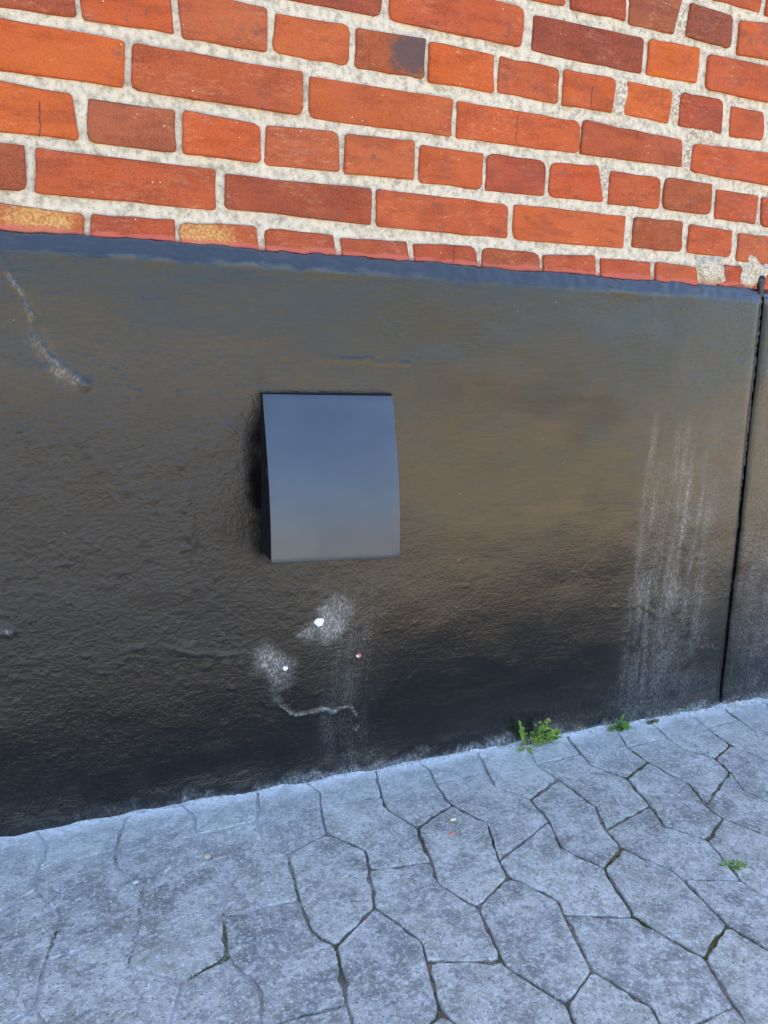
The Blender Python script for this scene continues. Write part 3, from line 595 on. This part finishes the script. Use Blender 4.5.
# paint drops on the plinth
def drop(x, z, a, b, t, mat, seed):
    r = random.Random(seed); v = [(x, -DP-.0035-t, z)]; f = []; n = 14
    ph = [r.uniform(.82, 1.15) for _ in range(n)]
    for ring, (s, y) in enumerate(((.7, -DP-.0035-t*.85), (1., -DP-.001), (1.02, -DP+.006))):
        for k in range(n):
            q = 2*PI*k/n; v.append((x+math.cos(q)*a*s*ph[k], y, z+math.sin(q)*b*s*ph[k]))
    for k in range(n): f.append((0, 1+(k+1) % n, 1+k))
    for ring in range(2):
        for k in range(n): f.append((1+ring*n+k, 1+ring*n+(k+1) % n, 1+(ring+1)*n+(k+1) % n, 1+(ring+1)*n+k))
    o = link('paint_drop', pymesh('paint_drop', v, f, True), mat, plinth); up(o, (0, 0, 0)); return o
drop(.3276, -.8931, .0088, .0080, .0012, M_white, 1)['label'] = 'largest white paint drop'
drop(.2708, -.9657, .0042, .0040, .0010, M_white, 2)['label'] = 'small white paint drop'
drop(.3990, -.9608, .0050, .0045, .0008, M_pink, 3)['label'] = 'red paint drop'
drop(.3965, -.9610, .0026, .0026, .0018, M_white, 4)['label'] = 'pale speck on the red drop'
# thin ragged fillet of mortar where plinth meets paving
v, f = [], []; xs = np.arange(-.9, 2.4, .006)
for i, x in enumerate(xs):
    w = .001+.010*max(0, float(fbm(np.array([x*14.]), np.array([2.]), 3, 71)[0])+.35); h = .0005+.005*max(0, float(fbm(np.array([x*25.]), np.array([5.]), 3, 72)[0])+.4)
    g = gz(x); v += [(x, -DP+.004, g+h+.004), (x, -DP-.005-w*.35, g+h*.55), (x, -DP-.006-w, g-.002)]
    if i: k = 3*i; f += [(k-3, k-2, k+1, k), (k-2, k-1, k+2, k+1)]
M_fil = simple('pale_lime_residue', (.42, .43, .44), .95, .4, 160, .003, .2)
up(link('mortar_fillet', pymesh('mortar_fillet', v, f, True), M_fil, plinth), (0, 0, 0))

# ------------------------------------------------------------------ vent cover
VX0, VX1 = .2305, .4385
vent = empty('vent_cover', ((VX0+VX1)/2, -DP, -.645))
tag(vent, 'dark blue grey curved metal vent cover mounted on the black plinth', 'vent cover')
vl = vent.location
def vadd(name, v, f, mat, smooth=False, par=None):
    v = [(a-vl.x, b-vl.y, c-vl.z) for a, b, c in v]; return link(name, pymesh(name, v, f, smooth), mat, par or vent)
def ztop(s): return -.5233-.0020*s
def zbot(s): return -.7665-.0085*s
NU, NV = 8, 28
def plate_pt(s, t, inner):
    e = .012+.051*math.sin(PI/2*t)+.0008*math.sin(PI*s); tn = .051*PI/2*math.cos(PI/2*t)
    z = ztop(s)+(zbot(s)-ztop(s))*t; L = abs(zbot(s)-ztop(s)); nl = math.hypot(tn, L); th = .0022 if inner else 0
    return (VX0+(VX1-VX0)*s, -(DP+e)+th*L/nl, z-th*tn/nl*0-th*.3)
v, f = [], []
for inner in (0, 1):
    for j in range(NV+1):
        for i in range(NU+1): v.append(plate_pt(i/NU, j/NV, inner))
M1 = (NU+1)*(NV+1)
for j in range(NV):
    for i in range(NU):
        a = j*(NU+1)+i; f.append((a, a+NU+1, a+NU+2, a+1)); f.append((M1+a, M1+a+1, M1+a+NU+2, M1+a+NU+1))
for i in range(NU):
    a = i; f.append((a, a+1, M1+a+1, M1+a)); a = NV*(NU+1)+i; f.append((a, M1+a, M1+a+1, a+1))
for j in range(NV):
    a = j*(NU+1); f.append((a, M1+a, M1+a+NU+1, a+NU+1)); a += NU; f.append((a, a+NU+1, M1+a+NU+1, M1+a))
pl = vadd('cover_plate', v, f, M_cover, True)
bv = pl.modifiers.new('bevel', 'BEVEL'); bv.width = .0007; bv.segments = 2; bv.limit_method = 'ANGLE'; bv.angle_limit = 1.0
# wall flange and side cheeks
def prism(poly, x0, x1):
    n = len(poly); v = [(x0, y, z) for y, z in poly]+[(x1, y, z) for y, z in poly]
    f = [tuple(range(n)), tuple(range(2*n-1, n-1, -1))]+[(i, i+n, (i+1) % n+n, (i+1) % n) for i in range(n)]
    return v, f
fl = box(VX0+.0006, VX1+.0002, -.027, -.010, -.768, -.5222); vadd('wall_flange', *fl, M_hous)
for s, xa, xb in ((0., VX0+.0020, VX0+.0040), (1., VX1-.0040, VX1-.0020)):
    prof = [(-.024, ztop(s)-.003)]+[(-(DP+.012+.051*math.sin(PI/2*t))+.0026, ztop(s)+(zbot(s)-ztop(s))*t-.002*(t < .01)) for t in [k/10 for k in range(11)]]+[(-.024, zbot(s)+.002)]
    vadd('side_cheek', *prism(prof, xa, xb), M_hous)
for k in range(4):                      # louvre blades seen from below
    z = -.735+k*.05; vadd('louvre_blade', *box(VX0+.0045, VX1-.0045, -.038, -.028, z, z+.002), M_hous)
v, f = tube([(VX0-.0008, -.0585, -.628), (VX0-.0008, -.0600, -.640)], .0006, 6, 5); vadd('edge_chip', v, f, M_seal)
# a little swarf hanging at the lower edge
v, f = tube([(.4080, -.020, -.776), (.4085, -.024, -.784), (.4088, -.023, -.792)], [.0022, .0028, .0010], 6, 6); vadd('rubber_nib', v, f, M_hous)

# ------------------------------------------------------------------ paving
pave = None
A_, B_ = (.2083, .0038), (.0064, -.1782)
OFF = {0: (.3016, -.1662), 1: (.3321, -.2356), 2: (.3161, -.2826), 5: (.2031, -.3218), 6: (.2133, -.2803), 7: (.2296, -.2019)}
NODES = {(0, 0, 0): (0.2962, -0.1657), (0, 0, 1): (0.3378, -0.2223), (0, 0, 2): (0.3254, -0.2648), (0, 1, 0): (0.3053, -0.3358), (0, 1, 7): (0.2335, -0.3823), (0, 0, 5): (0.212, -0.3483), (0, 0, 6): (0.2139, -0.29), (0, 0, 7): (0.2251, -0.1936), (1, 0, 0): (0.5147, -0.1612), (1, 0, 1): (0.5466, -0.2229), (1, 0, 2): (0.5144, -0.3088), (1, 1, 0): (0.5094, -0.3415), (1, 1, 7): (0.4358, -0.3834), (1, 0, 5): (0.4056, -0.3211), (1, 0, 6): (0.4191, -0.2786), (1, 0, 7): (0.4331, -0.1984), (0, 1, 1): (0.3394, -0.4094), (0, 1, 2): (0.331, -0.4407), (0, 2, 0): (0.3128, -0.511), (0, 1, 6): (0.216, -0.4687), (1, 1, 1): (0.549, -0.4067), (1, 1, 2): (0.5395, -0.4335), (1, 2, 0): (0.5157, -0.5233), (1, 2, 7): (0.455, -0.5554), (1, 1, 5): (0.4181, -0.4801), (1, 1, 6): (0.4191, -0.4739), (2, 0, 0): (0.7343, -0.1512), (2, 0, 1): (0.745, -0.2401), (2, 0, 2): (0.718, -0.2993), (2, 1, 0): (0.7121, -0.3443), (2, 1, 7): (0.6546, -0.3732), (2, 0, 5): (0.6213, -0.311), (2, 0, 6): (0.644, -0.2499), (2, 0, 7): (0.6493, -0.1875), (2, 1, 1): (0.7494, -0.4103), (2, 1, 2): (0.7503, -0.4312), (2, 2, 0): (0.7388, -0.5229), (2, 2, 7): (0.6653, -0.5567), (2, 1, 5): (0.6385, -0.497), (2, 1, 6): (0.6281, -0.4685), (3, 0, 0): (0.932, -0.1551), (3, 0, 1): (0.951, -0.2381), (3, 0, 2): (0.9278, -0.3004), (3, 1, 0): (0.9287, -0.3362), (3, 1, 7): (0.858, -0.3731), (3, 0, 5): (0.8169, -0.3187), (3, 0, 6): (0.8362, -0.2672), (3, 0, 7): (0.8555, -0.187), (4, 0, 0): (1.1406, -0.1557), (4, 0, 5): (1.0295, -0.2835), (4, 0, 6): (1.057, -0.2312), (4, 0, 7): (1.0691, -0.1838), (-2, 0, 0): (-0.109, -0.1577), (-2, 0, 1): (-0.0783, -0.2261), (-1, 0, 0): (0.1098, -0.1449), (-1, 0, 1): (0.1362, -0.213), (-1, 0, 2): (0.1133, -0.284), (-1, 1, 0): (0.1037, -0.3546), (-1, 1, 7): (0.0475, -0.374), (-1, 1, 1): (0.1311, -0.4161), (-1, 0, 7): (0.0229, -0.1993), (3, 1, 6): (0.8316, -0.4615), (3, 1, 5): (0.8334, -0.4865)}
def node(i, j, k):
    if k in (3,): j += 1; k = 0
    if k in (4,): j += 1; k = 7
    if (i, j, k) in NODES: return Vector(NODES[(i, j, k)])
    r = random.Random(i*7919+j*104729+k*31+5); o = OFF[k]
    return Vector((A_[0]*i+B_[0]*j+o[0]+r.uniform(-.006, .006), A_[1]*i+B_[1]*j+o[1]+r.uniform(-.006, .006)))
def clip(poly, ymax):
    out = []
    for i, p in enumerate(poly):
        q = poly[(i+1) % len(poly)]
        if p.y <= ymax: out.append(p)
        if (p.y <= ymax) != (q.y <= ymax):
            t = (ymax-p.y)/(q.y-p.y); out.append(p.lerp(q, t))
    return out
def stone_outline(poly, gap, seed, detail=True):
    """round the corners and wear the edges, pull in by the joint"""
    r = random.Random(seed); n = len(poly); area = sum(poly[i].x*poly[(i+1) % n].y-poly[(i+1) % n].x*poly[i].y for i in range(n))
    if area < 0: poly = poly[::-1]
    ins = []
    for i in range(n):
        P, A, B = poly[i], poly[i-1], poly[(i+1) % n]; d0 = (P-A).normalized(); d1 = (B-P).normalized()
        n0 = Vector((-d0.y, d0.x)); n1 = Vector((-d1.y, d1.x)); m = (n0+n1)
        m = m.normalized()/max(.45, math.cos(n0.angle(n1, 0)/2)) if m.length > 1e-6 else n0
        ins.append(P+m*gap)
    if not detail: return ins
    pts = []
    for i in range(n):
        P, A, B = ins[i], ins[i-1], ins[(i+1) % n]; la, lb = (A-P).length, (B-P).length; e0 = (A-P)/max(la, 1e-6); e1 = (B-P)/max(lb, 1e-6); rad = min(.008*r.choice([.5, .8, 1.1, 1.9]), la*.3, lb*.3)
        a_, c_ = P+e0*rad, P+e1*rad
        pts += [a_, (a_+c_)*.25+P*.5, c_]
        q1 = P+e1*rad; q2 = B-e1*rad; L = (q2-q1).length; k = int(L/.015)
        for j in range(k):
            t = (j+1)/(k+1); nn = Vector((-e1.y, e1.x)); pts.append(q1.lerp(q2, t)+nn*r.choice([r.uniform(-.0008, .0012), r.uniform(-.0010, .0042)]))
    return pts
def stone_mesh(out, dz, tilt, depth=.04, seed=0):
    r = random.Random(seed); n = len(out); c = sum(out, Vector((0, 0)))/n; v = []; f = []
    for ins, z in ((0, -depth), (0, -.0022), (.0008, -.0006), (.0020, 0)):
        for p in out:
            q = p-c; l = max(q.length, .001); q = q*max(.3, 1-ins/l); zz = dz+z+tilt[0]*q.x+tilt[1]*q.y+(r.uniform(-.0006, .0006) if z > -.01 else 0)
            v.append((q.x, q.y, zz-.0225*q.x))
    for k in range(3):
        for i in range(n):
            j = (i+1) % n; f.append((k*n+i, k*n+j, (k+1)*n+j, (k+1)*n+i))
    v.append((0, 0, dz+r.uniform(-.0004, .0012))); m = len(v)-1
    for i in range(n): f.append((3*n+i, 3*n+(i+1) % n, m))
    return v, f, c
def cell_polys(i, j):
    H = [node(i, j, k) for k in range(8)]
    Wd = [node(i, j, 2), node(i+1, j, 6), node(i+1, j, 5), node(i+1, j, 4), node(i+1, j+1, 6), node(i, j+1, 2), node(i, j+1, 1), node(i, j, 3)]
    return H, Wd
# sheet of joint sand that the stones sit in
x0s, x1s, y0s, st = -.45, 1.9, -1.0, .0045
nx = int((x1s-x0s)/st); ny = int((-.0-y0s)/st); X, Y = np.meshgrid(np.linspace(x0s, x1s, nx), np.linspace(y0s, .0, ny))
fill = fbm(X*7, Y*7, 3, 81); lev = -.0045+.0040*np.clip(fill*1.8+.25, -1, 1)
cem = sstep(.30, .02, X+.10*fbm(X*9, Y*9, 2, 82)-.10*(Y > -.30)); cem = np.maximum(cem, sstep(-.16, -.06, Y+.08*fill)*.85)
lev = lev*(1-.55*cem)-.0012
Zs = gz(X)+lev+.0012*fbm(X*130, Y*130, 3, 83)
vv2 = np.stack([X, Y, Zs], -1).reshape(-1, 3); ff2 = [(b*nx+a, b*nx+a+1, (b+1)*nx+a+1, (b+1)*nx+a) for b in range(ny-1) for a in range(nx-1)]
me = pymesh('pavement', vv2, ff2, True); at = me.attributes.new('cement', 'FLOAT', 'POINT'); at.data.foreach_set('value', cem.ravel().astype(np.float32))
pave = link('pavement', me, M_sand); pave['kind'] = 'structure'
far_v, far_f = [], []
cnt = 0
for i in range(-30, 40):
    for j in range(-2, 14):
        for w_, poly in enumerate(cell_polys(i, j)):
            cx = sum(p.x for p in poly)/8; cy = sum(p.y for p in poly)/8
            if cx < -5.5 or cx > 7.4 or cy < -1.05: continue
            near = -.62 < cx < 2.10
            poly = clip(poly, -DP-.003)
            if len(poly) < 3: continue
            ar = abs(sum(poly[k].x*poly[(k+1) % len(poly)].y-poly[(k+1) % len(poly)].x*poly[k].y for k in range(len(poly)))/2)
            if ar < .0006: continue
            sd_ = i*911+j*37+w_; r = random.Random(sd_)
            tight = r.uniform(.0006, .0019)
            out = stone_outline(poly, tight, sd_, near)
            dz, tl = r.uniform(-.0008, .0005), (r.uniform(-.005, .005), r.uniform(-.005, .005))
            if near:
                v, f, c = stone_mesh(out, dz, tl, .04, sd_); me = pymesh('paving_stone', v, f)
                o = link('paving_stone', me, M_conc, pave, (c.x, c.y, gz(c.x))); cnt += 1
            else:
                c = sum(out, Vector((0, 0)))/len(out); k0 = len(far_v); n = len(out)
                for zz, ins in ((-.02, 0), (-.003, 0), (0, .004)):
                    for p in out:
                        q = p-c; q = q*(1-ins/max(q.length, .01)); far_v.append((c.x+q.x, c.y+q.y, gz(c.x+q.x)+zz+dz))
                for k in range(2):
                    for a in range(n): b = (a+1) % n; far_f.append((k0+k*n+a, k0+k*n+b, k0+(k+1)*n+b, k0+(k+1)*n+a))
                far_f.append(tuple(range(k0+2*n, k0+3*n)))
print('stones', cnt)
fs = link('paving_field', pymesh('paving_field', far_v, far_f), M_conc, pave); fs['kind'] = 'stuff'

# ground: bed under the paving; the unseen warm gravel beyond is added for the plinth's brown sheen
v = []; f = []
xs_ = [-200, -30, -8, X0, 0, X1, 10, 30, 200]; ys_ = [-200, -60, -20, -8, -2.5, -1.5, 3.2, 30, 200]
for yy in ys_:
    for xx in xs_:
        xc = max(-5.5, min(7.4, xx)); v.append((xx, yy, gz(xc)-.022))
for b in range(len(ys_)-1):
    for a in range(len(xs_)-1): k = b*len(xs_)+a; f.append((k, k+1, k+len(xs_)+1, k+len(xs_)))
gr = link('ground', pymesh('ground', v, f), M_grav); gr['kind'] = 'structure'
v = [(x, y, gz(max(-5.5, min(7.4, x)))-.016) for y in (-20, -4.6) for x in xs_]; n_ = len(xs_)
rd = link('reflection_strip', pymesh('reflection_strip', v, [(a, a+1, n_+a+1, n_+a) for a in range(n_-1)]), simple('dark_strip_asphalt', (.055, .055, .058), .85, .3, 20, .004, .3)); rd['kind'] = 'structure'  # unseen dark strip, added to darken what the upper plinth reflects

# ------------------------------------------------------------------ plants
def leaf_geo(base, direc, up_, L, wd, lobes=0, curl=.3, seed=0, seg=8):
    """a blade with a folded midrib; lobed edges when lobes > 0"""
    r = random.Random(seed); direc = Vector(direc).normalized(); side = direc.cross(Vector(up_)).normalized(); nrm = side.cross(direc).normalized()
    v, f = [], []
    if lobes: seg = lobes*2+2
    for i in range(seg+1):
        t = i/seg; c = Vector(base)+direc*L*t+nrm*(-curl*L*t*t)+side*L*.05*math.sin(t*4+seed)
        w = wd*math.sin(PI*min(1, t*.93+.05))**.8
        if lobes: w *= (1.0 if i % 2 else .45)
        w *= r.uniform(.85, 1.1); a = L*(.03 if lobes else 0)*(1 if i % 2 else -1)
        v += [c+side*w+nrm*w*.3+direc*a, c, c-side*w+nrm*w*.3+direc*a]
        if i: k = 3*i; f += [(k-3, k-2, k+1, k), (k-2, k-1, k+2, k+1)]
    return v, f
def plant(name, loc, label, cat, leaves, mat, stems=None, group=None):
    e = empty(name, loc); tag(e, label, cat, group)
    for (b, d, L, w, lob, cu, sd_) in leaves:
        v, f = leaf_geo(b, d, (0, -.6, 1), L, w, lob, cu, sd_); link('leaf', pymesh('leaf', v, f, True), mat, e)
    for (pth, rr) in (stems or []):
        v, f = tube(pth, rr, 5, 1, .1); link('stem', pymesh('stem', v, f, True), M_stem, e)
    return e
r = random.Random(21)
gx, gy = .752, -.030
leaves = [((-.012, 0, 0), (-.20, -.10, 1), .058, .0070, 3, .12, 1), ((-.010, -.004, 0), (-.42, -.12, .85), .046, .0095, 3, .05, 2), ((-.016, -.008, 0), (-.7, -.5, .32), .026, .006, 2, .2, 4), ((-.008, -.010, 0), (-.3, -.8, .22), .024, .006, 2, .2, 5)]
for k in range(80):
    bx = r.uniform(.0, .060); h = r.uniform(.002, .030)*(1-abs(bx-.022)/.09); leaves.append(((bx, r.uniform(-.012, .006), h), (r.uniform(-.6, 1.), r.uniform(-1, -.05), r.uniform(.0, 1.0)), r.uniform(.009, .020), r.uniform(.0022, .0050), r.choice([0, 2, 2]), .3, 10+k))
leaves += [((.030, 0, .040), (.9, -.2, .5), .014, .004, 0, .6, 90), ((.036, 0, .046), (.9, -.3, -.3), .012, .0035, 0, .5, 91), ((.026, 0, .042), (-.7, -.3, .2), .010, .003, 0, .4, 92)]
stems = [([(0, 0, 0), (.012, -.002, .018), (.026, 0, .035), (.036, -.001, .047)], .0009), ([(0, 0, 0), (.025, -.008, .008), (.055, -.010, .016)], .0009), ([(-.004, 0, -.004), (-.006, -.002, .010)], .002), ([(0, 0, 0), (.012, -.004, .012), (.022, -.008, .022)], .0009)]
plant('leafy_weed', (gx, gy, gz(gx)), 'largest green weed, with two upright toothed leaves, growing against the plinth foot', 'weed', leaves, M_leaf, stems)
leaves = []
for k in range(60):
    a = r.uniform(0, 2*PI); rr = r.uniform(0, .020); leaves.append(((rr*math.cos(a), rr*math.sin(a)*.45, r.uniform(0, .018)*(1-rr*25)), (math.cos(a), -abs(math.sin(a))-.2, r.uniform(.1, 1.1)), r.uniform(.007, .013), r.uniform(.0022, .0040), 0, .3, 200+k))
leaves.append(((.006, 0, .018), (.3, -.2, 1), .016, .003, 0, .1, 260))
plant('small_weed', (.962, -.034, gz(.96)), 'small bushy green weed at the plinth foot, right of the largest weed', 'weed', leaves, M_leafd, [([(0, 0, -.004), (0, 0, .012)], .001)])
leaves = []
for k in range(26):
    a = r.uniform(0, 2*PI); rr = r.uniform(0, .012); leaves.append(((rr*math.cos(a), rr*math.sin(a)*.45, 0), (math.cos(a)*.6, -.3, r.uniform(.3, 1.)), r.uniform(.006, .012), .0018, 0, .3, 300+k))
plant('dry_weed', (1.052, -.032, gz(1.05)), 'tiny brownish tuft at the plinth foot near the vertical joint', 'weed', leaves, M_dry)
leaves = []
for k in range(34):
    s = r.uniform(-1, 1); leaves.append(((s*.016, -s*.006+r.uniform(-.005, .005), 0), (r.uniform(-.8, 1), r.uniform(-1, .6), r.uniform(.15, .9)), r.uniform(.007, .015), r.uniform(.0014, .0028), 0, .35, 400+k))
plant('joint_weed', (0.8501, -0.4354, gz(0.8501)-.003), 'bright green weed sprouting from a paving joint near the right edge', 'weed', leaves, M_leafd)

# moss in the joints: tiny upright flecks, one uncountable mass
MOSS = [((2, 2, 0), (2, 2, 7), 260, 4.0), ((3, 0, 0), (3, 0, 7), 200, 3.5), ((3, 0, 6), (3, 0, 5), 70, 2.5), ((4, 0, 0), (4, 0, 7), 240, 4.0), ((4, 0, 6), (4, 0, 5), 110, 3.0), ((2, 1, 6), (2, 1, 5), 110, 3.2),
        ((2, 1, 7), (2, 1, 0), 90, 2.5), ((-1, 0, 2), (-1, 1, 0), 110, 2.6), ((-1, 1, 0), (-1, 1, 7), 110, 2.4), ((-1, 0, 7), (-1, 0, 6), 120, 3.0), ((-1, 0, 6), (-1, 0, 5), 50, 2.5), ((-2, 0, 1), (-2, 0, 2), 90, 3.0),
        ((0, 0, 7), (0, 0, 6), 50, 2.0), ((0, 1, 7), (0, 1, 6), 80, 2.6), ((3, 1, 0), (3, 1, 7), 60, 2.5), ((4, 0, 0), (4, -1, 2), 80, 2.5), ((3, 0, 0), (3, -1, 2), 50, 2.0), ((3, 1, 1), (3, 1, 2), 90, 2.6), ((1, 0, 0), (1, 0, 7), 40, 1.6), ((0, 1, 7), (0, 1, 0), 30, 1.6)]
v, f = [], []; mr = random.Random(77)
def fleck(x, y, s):
    z = gz(x)-.0035+mr.uniform(0, .002); a = mr.uniform(0, 2*PI); h = mr.uniform(.0010, .0034)*s; w = mr.uniform(.0006, .0013)*s; k0 = len(v)
    v.extend([(x-w*math.cos(a), y-w*math.sin(a), z), (x+w*math.cos(a), y+w*math.sin(a), z), (x+mr.uniform(-.002, .002), y+mr.uniform(-.002, .002), z+h)]); f.append((k0, k0+1, k0+2))
for (a, b, n, wd) in MOSS:
    A, B = node(*a), node(*b); c0 = mr.uniform(.3, .7)
    for k in range(n*2):
        t = min(1, max(0, mr.gauss(c0, .28))); p = A.lerp(B, t); fleck(p.x+mr.gauss(0, wd*.0007), p.y+mr.gauss(0, wd*.0007), 1.)
for i in range(-4, 9):
    for j in range(-1, 6):
        H = [node(i, j, k) for k in range(8)]
        for k in range(8):
            if mr.random() < .30:
                for q in range(mr.randrange(6, 22)):
                    p = H[k].lerp(H[(k+1) % 8], mr.random()*.6); fleck(p.x+mr.gauss(0, .0012), p.y+mr.gauss(0, .0012), .8)
v2, f2 = v, f; keep = [i for i, q in enumerate(f) if v[q[0]][1] < -.03]; f = [f[i] for i in keep]
ms = link('moss', pymesh('moss', v, f), M_moss); ms['kind'] = 'stuff'; tag(ms, 'green moss and dry debris growing in the paving joints', 'moss')

# ------------------------------------------------------------------ litter
def pebble(name, x, y, s, mat, label, cat, seed, lift=.0):
    r = random.Random(seed); bm = bmesh.new(); bmesh.ops.create_icosphere(bm, subdivisions=2, radius=1)
    for q in bm.verts:
        k = 1+r.uniform(-.16, .16); q.co = Vector((q.co.x*s[0]*k, q.co.y*s[1]*k, max(q.co.z, -.5)*s[2]*k))
    me = bpy.data.meshes.new(name); bm.to_mesh(me); bm.free(); me.shade_smooth()
    o = link(name, me, mat, None, (x, y, gz(x)+s[2]*.5+lift)); tag(o, label, cat); return o
pebble('pebble', .1147, -.1653, (.0055, .0048, .0040), simple('beige_pebble', (.40, .34, .25), .8), 'beige pebble wedged in the paving joint at the left', 'pebble', 1)
pebble('pebble', .0150, -.186, (.0050, .0036, .0026), simple('pale_pebble', (.50, .50, .46), .8), 'pale pebble on the paving left of the beige one', 'pebble', 7)
pebble('petal', .4969, -.198, (.0060, .0032, .0016), simple('yellow_crumb', (.70, .60, .30), .7), 'pale yellow petal lying on the paving stone', 'petal', 2)
pebble('petal', .4783, -.2295, (.0055, .0028, .0020), simple('red_crumb', (.50, .17, .12), .7), 'reddish crumpled petal lying on the paving stone', 'petal', 3)
pebble('mortar_crumb', 1.285, -.034, (.006, .004, .008), simple('pinkish_crumb', (.55, .40, .36), .9), 'pinkish mortar crumb at the foot of the vertical joint', 'mortar crumb', 4, .006)
